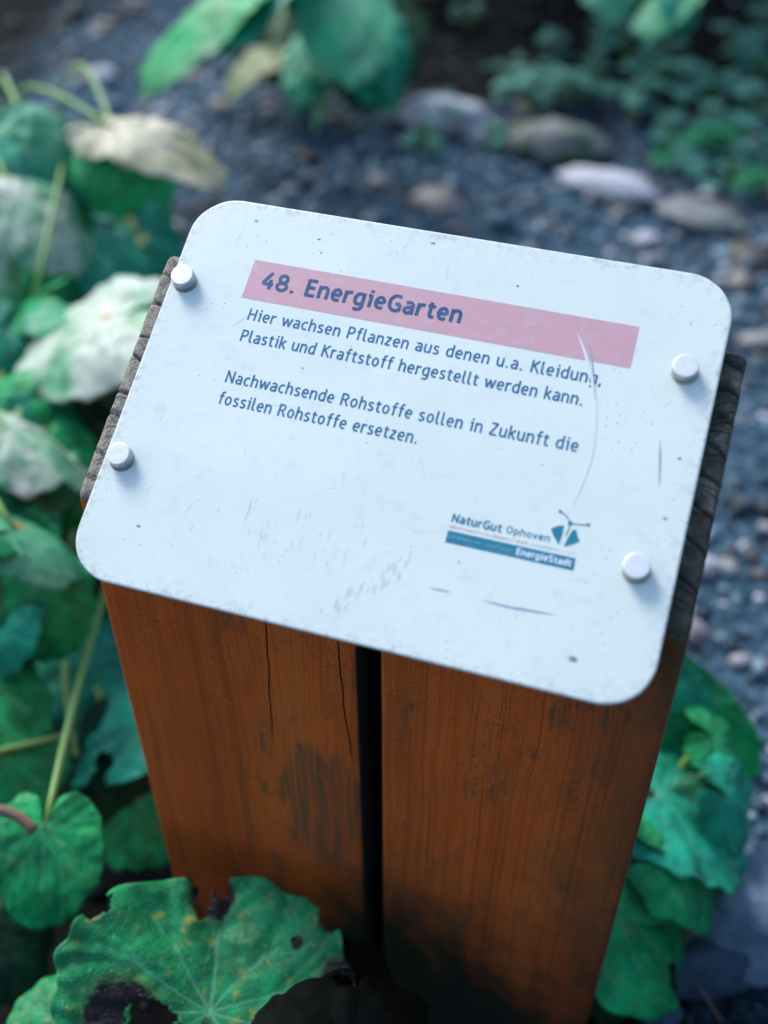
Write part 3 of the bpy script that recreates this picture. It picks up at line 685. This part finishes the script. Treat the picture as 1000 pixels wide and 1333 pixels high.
    o = mk('leaf', vs, fs, mat, plant, True, dict(luv=np.array(luv), vein=vein, necro=nec, brown=brn))
    o.modifiers.new('thickness', 'SOLIDIFY').thickness = .0006
    if label: o['label'] = label
    if base is not None:
        B = Vector(base); m = bow if bow is not None else (A + B) / 2 + Vector((0, 0, .25 * (A - B).length)) - X * (.2 * (A - B).length)
        v, f = tube(bez(B, Vector(m), A - Z * .001), r * 1.35, r); mk('stalk', v, f, stalk, o, True)
    return o
def plant(px, py, label, name='butterbur_plant', cat='plant', group=None):
    p = at(px, py, 0); p.z = gh(p.x, p.y)
    return empty(name, p, label, cat, group)

# upper left: leaves curling over the path edge
p1 = plant(60, 235, 'broad leaved plant at the path edge with a cream rimmed leaf curled at its tip')
b1 = p1.location
leaf(p1, at(152, 192, .275), at(140, 256, .245), LG, b1, 1.05, 0, -.30, .25, .05, 3, 172, .05, gap=.15, label='green leaf hanging towards the panel')
leaf(p1, at(150, 168, .290), at(288, 200, .285), LC, b1, .42, .15, -.12, .16, .05, 5, 165, .05, brown=[(-.42, .10, .2)], gap=.2, back=.5, label='cream leaf rim curled over at its tip')
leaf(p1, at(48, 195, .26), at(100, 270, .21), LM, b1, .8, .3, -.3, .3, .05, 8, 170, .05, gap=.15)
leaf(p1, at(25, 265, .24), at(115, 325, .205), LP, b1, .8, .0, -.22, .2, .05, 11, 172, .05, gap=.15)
leaf(p1, at(-15, 190, .26), at(20, 290, .22), LT, b1, .9, .3, -.3, .3, .05, 14, 150)
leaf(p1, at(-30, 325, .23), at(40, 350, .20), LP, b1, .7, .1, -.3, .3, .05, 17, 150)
leaf(p1, at(165, 290, .08), at(240, 345, .05), LT, b1, .8, .1, -.2, .3, .05, 19, 150)
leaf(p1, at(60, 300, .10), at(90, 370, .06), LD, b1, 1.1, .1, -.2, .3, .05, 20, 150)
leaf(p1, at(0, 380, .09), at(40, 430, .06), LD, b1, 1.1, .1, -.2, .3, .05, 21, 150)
p2 = plant(140, 330, 'small yellow green plant between the two clumps left of the panel', 'weed', 'weed'); b2 = p2.location
for i, (x, y, tx, ty, h) in enumerate(((140, 320, 200, 330, .10), (130, 315, 62, 325, .09), (140, 312, 180, 285, .11), (135, 325, 130, 368, .08), (130, 310, 95, 290, .1), (150, 330, 185, 360, .08))):
    leaf(p2, at(x, y, h), at(tx, ty, h - .01), LY, b2, .9, 0, .05, .3, .06, 23 + i, 150, res=(72, 14), r=.0018)
# middle left: the big pale leaves beside the panel
p3 = plant(70, 560, 'clump of large pale leaves beside the panel left edge'); b3 = p3.location
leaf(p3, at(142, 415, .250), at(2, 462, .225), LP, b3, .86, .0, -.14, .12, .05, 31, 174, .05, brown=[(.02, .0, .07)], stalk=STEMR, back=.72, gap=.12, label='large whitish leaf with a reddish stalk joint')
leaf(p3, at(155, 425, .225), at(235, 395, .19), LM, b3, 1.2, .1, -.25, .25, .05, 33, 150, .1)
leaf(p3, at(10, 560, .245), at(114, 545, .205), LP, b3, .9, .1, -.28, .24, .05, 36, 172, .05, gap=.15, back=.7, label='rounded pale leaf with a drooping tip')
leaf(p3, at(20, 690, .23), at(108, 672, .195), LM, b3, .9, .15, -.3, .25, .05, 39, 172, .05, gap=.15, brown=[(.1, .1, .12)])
leaf(p3, at(-15, 640, .225), at(62, 640, .195), LT, b3, .8, .1, -.25, .3, .05, 42, 150)
leaf(p3, at(-30, 705, .26), at(24, 690, .24), LG, b3, .5, .1, -.1, .3, .05, 44, 150)
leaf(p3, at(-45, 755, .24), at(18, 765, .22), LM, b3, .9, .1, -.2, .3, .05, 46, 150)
for i, (x, y, tx, ty, h) in enumerate(((70, 480, 150, 570, .10), (60, 640, 140, 730, .08), (130, 560, 95, 640, .07), (10, 620, 60, 720, .09), (90, 750, 30, 830, .07), (150, 640, 170, 720, .06), (20, 830, 80, 870, .06), (130, 480, 180, 520, .08))):
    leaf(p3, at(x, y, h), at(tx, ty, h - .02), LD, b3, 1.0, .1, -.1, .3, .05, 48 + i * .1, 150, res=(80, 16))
r_ = random.Random(11)
for i in range(34):
    x = r_.uniform(-20, 150); y = r_.uniform(200, 800); a_ = r_.uniform(.6, 2.6); l = r_.uniform(55, 95); h = r_.uniform(.10, .19)
    if y > 380: x = x * .55 - 15
    if y > 380 and h < .15: h += .05
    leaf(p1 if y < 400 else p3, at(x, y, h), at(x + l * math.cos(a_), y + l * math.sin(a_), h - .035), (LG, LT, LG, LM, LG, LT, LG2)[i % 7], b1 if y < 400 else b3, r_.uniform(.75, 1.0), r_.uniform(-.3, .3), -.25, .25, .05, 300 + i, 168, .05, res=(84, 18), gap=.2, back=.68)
# lower left
p4 = plant(120, 850, 'low green leaves at the left foot of the post with a long pale stalk'); b4 = p4.location
sb = at(168, 700, .02)
leaf(p4, at(58, 1080, .150), at(42, 1210, .120), LG, sb, .82, .0, -.14, .18, .03, 53, 158, .05, r=.0029, bow=(at(58, 1080, .15) + sb) / 2 + Vector((.012, 0, .075)), back=.5, tooth=.012, label='round bright leaf at the end of the long pale stalk')
leaf(p4, at(110, 850, .06), at(205, 905, .045), LT, b4, 1.1, 0, -.1, .2, .03, 56, 150, tooth=.01)
leaf(p4, at(205, 930, .09), at(75, 990, .075), LT, b4, .72, .05, -.08, .12, .04, 59, 150, holes=[(.60, .20, .10, .14), (.7, .34, .09, .12)], label='pale green leaf with a notch eaten out of its edge')
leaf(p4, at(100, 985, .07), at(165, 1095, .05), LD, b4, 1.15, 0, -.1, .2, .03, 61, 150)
leaf(p4, at(180, 1045, .05), at(222, 1116, .04), LG, b4, 1.1, 0, -.1, .2, .03, 63, 150)
leaf(p4, at(-20, 895, .12), at(66, 935, .10), LG, b4, .9, 0, -.15, .2, .04, 66, 150)
leaf(p4, at(5, 985, .09), at(85, 1040, .07), LG, b4, .9, 0, -.15, .2, .04, 68, 150)
leaf(p4, at(-35, 1200, .10), at(26, 1295, .08), LD, b4, 1.0, 0, -.1, .2, .04, 71, 150)
leaf(p4, at(120, 940, .04), at(180, 1010, .03), LD, b4, 1.0, 0, -.1, .2, .04, 72, 150)
v, f = tube(bez(at(-30, 985, .10), at(40, 968, .10), at(95, 955, .07)), .0035, .003); mk('stalk', v, f, STEM, p4, True)
# the blotched leaf in front
p5 = plant(330, 1420, 'torn blotched green leaf with dark withered edges in front of the post', 'butterbur_plant'); b5 = p5.location
leaf(p5, at(272, 1318, .140), at(305, 1140, .166), LF, b5, 1.26, .0, .05, .10, .05, 81, 160, .0, fold=-.26, pk=1.5, holes=[(.80, .19, .20, .05), (.93, .08, .13, .06), (1.0, .2, .16, .14), (.56, -.56, .022, .02), (-.10, .40, .14, .20), (.16, -.98, .16, .12), (-.25, -.8, .12, .12), (.62, .95, .1, .14), (.72, -.85, .12, .1)], necro=[(.82, .14, .17), (.97, .2, .15), (-.05, -.85, .22), (-.28, -.62, .30), (-.12, .62, .26), (.25, -1.0, .22), (.55, -.60, .05)], res=(190, 50), back=.82, tooth=.016)
leaf(p5, at(330, 1335, .12), at(410, 1420, .10), LF, b5, 1.0, 0, .05, .2, .05, 84, 150, necro=[(.6, .3, .3)])
leaf(p5, at(95, 1335, .11), at(62, 1262, .115), LF, b5, 1.2, 0, -.1, .2, .05, 86, 150)
leaf(p5, at(450, 1375, .215), at(570, 1262, .19), LW, b5, .8, .1, -.15, .25, .06, 87, 165, .1, tooth=.02, holes=[(.6, .4, .12, .1), (.95, -.2, .2, .1)], gap=.2, label='black withered leaf')
leaf(p5, at(405, 1345, .15), at(480, 1185, .14), LW, b5, .5, .1, -.1, .2, .06, 88, 165, .1, tooth=.02, gap=.2, label='black withered leaf')
# right of the post
p6 = plant(850, 1130, 'low cluster of overlapping green leaves right of the post'); b6 = p6.location
leaf(p6, at(850, 925, .10), at(912, 1015, .06), LT, b6, .8, .2, -.1, .25, .04, 91, 150, tooth=.01, pk=.6)
leaf(p6, at(880, 905, .09), at(992, 1020, .05), LG, b6, .38, .6, 0, .2, .04, 93, 150, fold=.3, tooth=.01, pk=.6)
leaf(p6, at(860, 1035, .09), at(995, 1065, .065), LT, b6, .95, -.1, -.12, .2, .05, 95, 152, holes=[(.50, -.20, .09, .12)], label='large leaf with a hole')
leaf(p6, at(920, 1010, .085), at(985, 1055, .065), LM, b6, .8, .1, -.2, .25, .05, 96, 150, pk=.6)
for i, (x, y, tx, ty, h, m) in enumerate(((930, 960, 990, 990, .10, 0), (950, 1040, 1010, 1085, .09, 1), (880, 1120, 975, 1150, .09, 0))):
    leaf(p6, at(x, y, h), at(tx, ty, h - .025), (LG, LT, LM)[m], b6, .8, .1 * i - .2, -.22, .3, .06, 401 + i, 165, .05, gap=.2, tooth=.03)
leaf(p6, at(820, 1105, .09), at(950, 1120, .06), LG, b6, .68, 0, -.15, .3, .05, 97, 150, pk=.6)
leaf(p6, at(800, 1175, .09), at(945, 1220, .05), LG, b6, .8, 0, -.15, .25, .05, 99, 150, necro=[(.7, -.3, .1)])
leaf(p6, at(790, 1245, .05), at(860, 1285, .03), LD, b6, 1.0, 0, -.1, .3, .05, 101, 150, pk=.6)
# back: hanging leaves at the top
p7 = plant(360, -40, 'tall dark plant at the back hanging broad teal leaves over the path'); b7 = p7.location
leaf(p7, at(300, -5, .25), at(163, 100, .165), LG, b7, .75, .2, -.1, .10, .04, 111, 160, long=.4, gap=.2)
leaf(p7, at(375, -40, .28), at(275, 38, .24), LT, b7, .55, .2, -.1, .15, .04, 113, 150, long=.3)
leaf(p7, at(350, 70, .11), at(285, 105, .08), LO, b7, .8, .1, -.1, .25, .05, 115, 155)
leaf(p7, at(405, 60, .14), at(380, 128, .10), LT, b7, .6, .1, -.1, .25, .05, 117, 150, long=.4)
leaf(p7, at(430, -30, .27), at(480, 62, .23), LM, b7, .55, .1, -.15, .20, .05, 119, 160, gap=.2)
leaf(p7, at(495, 30, .2), at(522, 115, .15), LT, b7, .45, -.1, -.1, .25, .05, 121, 150, long=.4)
leaf(p7, at(432, 75, .12), at(402, 150, .07), LM, b7, .5, 0, -.1, .3, .05, 123, 140, long=.8)
leaf(p7, at(445, 20, .2), at(500, 100, .16), LT, b7, .5, 0, -.1, .3, .05, 124, 150)
for i, (x, y, tx, ty, h) in enumerate(((360, 10, 330, 70, .12), (400, 0, 440, 60, .12), (300, 20, 260, 60, .10), (470, 20, 470, 100, .10), (340, 40, 390, 90, .08))): leaf(p7, at(x, y, h), at(tx, ty, h - .03), LD, b7, .8, 0, -.1, .3, .05, 140 + i, 160, res=(70, 14))
p8 = plant(820, -60, 'plant at the top right with two pale bluish leaf tips'); b8 = p8.location
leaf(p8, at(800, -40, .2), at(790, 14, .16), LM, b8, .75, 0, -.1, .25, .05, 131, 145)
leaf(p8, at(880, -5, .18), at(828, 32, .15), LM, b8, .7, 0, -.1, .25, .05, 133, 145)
leaf(p8, at(880, 0, .18), at(905, 34, .15), LT, b8, .8, 0, -.1, .25, .05, 135, 145)

# a dead stalk across the lower left
v, f = tube(bez(at(-30, 1052, .165), at(20, 1050, .165), at(44, 1082, .155), 12), .0042, .0046); tag(recentre(mk('dead_stalk', v, f, m_bark(), None, True)), 'short brown dead stalk lying on the round leaf at the left edge', 'stalk')
v, f = tube(bez(at(880, 1240, .02), at(915, 1290, .03), at(940, 1330, .02), 10), .0012, .0009, 6); tag(recentre(mk('twig', v, f, m_bark(), None, True)), 'thin twig on the ground in the lower right corner', 'twig')

# small weeds on the bank beyond the path
def weed(px, py, seed, mat, size):
    r = random.Random(seed); p = at(px, py, 0); p.z = gh(p.x, p.y); e = empty('weed', p, 'small low weed with teal green leaves on the dark bank beyond the path', 'weed', 'weeds on the bank beyond the path')
    for k in range(r.randint(6, 10)):
        a = r.uniform(0, 6.28); h = r.uniform(.02, .06) * size; d = Vector((math.cos(a), math.sin(a), 0))
        A = p + d * (r.uniform(.004, .04) * size) + Vector((0, 0, h)); leaf(e, A, A + d * (r.uniform(.014, .032) * size) + Vector((0, 0, r.uniform(-.012, .012))), mat, p, .8, 0, .05, .3, .06, seed * 10 + k, 150, res=(30, 6), r=.0012)
WT = m_leaf('weed_leaf', (.02, .22, .15), (.10, .42, .32), (.25, .5, .42))
for i, (x, y, s) in enumerate(((575, 165, 1), (700, 118, 1.1), (745, 135, 1), (760, 100, .8), (812, 85, 1.2), (855, 95, 1), (880, 130, 1.1), (930, 125, 1.2), (965, 170, 1), (985, 110, 1.1), (905, 205, 1.2), (950, 225, 1), (870, 175, .9), (985, 60, 1), (560, 15, 1.2), (610, 45, .8), (715, 75, .8), (985, 260, .8), (550, 190, .8), (690, 150, 1.2), (720, 140, 1.3), (770, 130, 1), (660, 110, .9), (830, 150, 1.1), (880, 215, 1.2), (920, 190, 1.2), (975, 215, 1.2), (945, 90, 1.2), (1000, 150, 1.1), (640, 190, .7), (790, 70, 1), (850, 120, 1.2), (1010, 80, 1.2), (955, 255, 1))):
    weed(x, y, 200 + i, (LG if i in (10, 14, 17) else WT), s)

# evergreen shrub beyond, whose skirt of leaves darkens the back of the bed
def shrub(c, rad, zc, n, label, seed):
    r = np.random.default_rng(seed); e = empty('shrub', (c[0], c[1], gh(*c)), label, 'shrub')
    vs, fs = [], []
    for k in range(6):
        a = k / 6 * 6.28; v, f = tube(bez(Vector((c[0], c[1], 0)), Vector((c[0] + .1 * math.cos(a), c[1] + .1 * math.sin(a), .3)), Vector((c[0] + .4 * rad * math.cos(a), c[1] + .4 * rad * math.sin(a), zc + .1)), 8), .012, .005, 7); o = len(vs); vs += v; fs += [tuple(o + q for q in F) for F in f]
    mk('stems', vs, fs, m_bark(), e, True)
    vs, fs = [], []
    lf = [(0, 0, 0), (.3, .22, .02), (.65, .2, .02), (1, 0, -.08), (.65, -.2, .02), (.3, -.22, .02)]
    for i in range(n):
        d = r.normal(size=3); d /= np.linalg.norm(d); q = r.uniform(.45, 1) ** .6 * (1 + .25 * fbm(tuple(d * 2 + seed)))
        P = np.array([c[0], c[1], zc]) + d * np.array([rad, rad, zc * .85]) * q
        if P[2] < .08: continue
        M = Matrix.Rotation(r.uniform(0, 6.28), 3, 'Z') @ Matrix.Rotation(r.uniform(-.3, 1.1), 3, 'Y') @ Matrix.Rotation(r.uniform(-.6, .6), 3, 'X'); s = r.uniform(.045, .08)
        o = len(vs); vs += [Vector(P) + M @ (Vector(a) * s) for a in lf]; fs += [(o, o + 1, o + 2, o + 3), (o, o + 3, o + 4, o + 5)]
    mk('foliage', vs, fs, LSH, e, False)
LSH = simple('dark_evergreen', (.012, .06, .032), .4, .5)
shrub((-.38, 2.55), .62, .55, 3200, 'dense dark evergreen shrub at the back edge behind the hanging teal leaves', 5)
shrub((.35, 2.75), .6, .5, 2600, 'dark evergreen shrub at the back edge right, behind the weeds', 6)

# hedges added out of view to block the low light
def added_hedge(x0, x1, y0, y1, h, n, label, seed):
    r = np.random.default_rng(seed); e = empty('added_hedge', ((x0 + x1) / 2, (y0 + y1) / 2, 0), label, 'added_hedge')
    lf = np.array([(0, 0, 0), (.3, .25, .02), (.65, .22, .02), (1, 0, -.08), (.65, -.22, .02), (.3, -.25, .02)])
    V, F = [], []
    ins = .12; bx = [(x, y, z) for z in (0, h - ins) for x, y in ((x0 + ins, y0 + ins), (x1 - ins, y0 + ins), (x1 - ins, y1 - ins), (x0 + ins, y1 - ins))]
    mk('inner_growth', bx, [(0, 1, 5, 4), (1, 2, 6, 5), (2, 3, 7, 6), (3, 0, 4, 7), (4, 5, 6, 7)], HCORE, e, False)
    for i in range(n):
        p = np.array([r.uniform(x0, x1), r.uniform(y0, y1), r.uniform(.05, h)]); k = r.integers(0, 5)
        if k == 0: p[0] = x0 + abs(r.normal(0, .06))
        elif k == 1: p[0] = x1 - abs(r.normal(0, .06))
        elif k == 2: p[1] = y0 + abs(r.normal(0, .06))
        elif k == 3: p[1] = y1 - abs(r.normal(0, .06))
        else: p[2] = h - abs(r.normal(0, .06))
        M = np.array(Matrix.Rotation(r.uniform(0, 6.28), 3, 'Z') @ Matrix.Rotation(r.uniform(-.3, 1.1), 3, 'Y') @ Matrix.Rotation(r.uniform(-.6, .6), 3, 'X')); q = r.uniform(.06, .11)
        o = len(V); V += (p + (lf * q) @ M.T).tolist(); F += [(o, o + 1, o + 2, o + 3), (o, o + 3, o + 4, o + 5)]
    mk('foliage', V, F, LSH, e, False)
HCORE = simple('hedge_inside', (.008, .014, .008), .9, .1)
added_hedge(-4.2, 4.6, -4.9, -4.1, 1.45, 6000, 'added block of foliage behind the viewer, unseen, holding back low light', 8)
added_hedge(3.4, 4.2, -3.0, 3.2, 2.2, 5000, 'added block of foliage far to the right, unseen, holding back low light', 9)
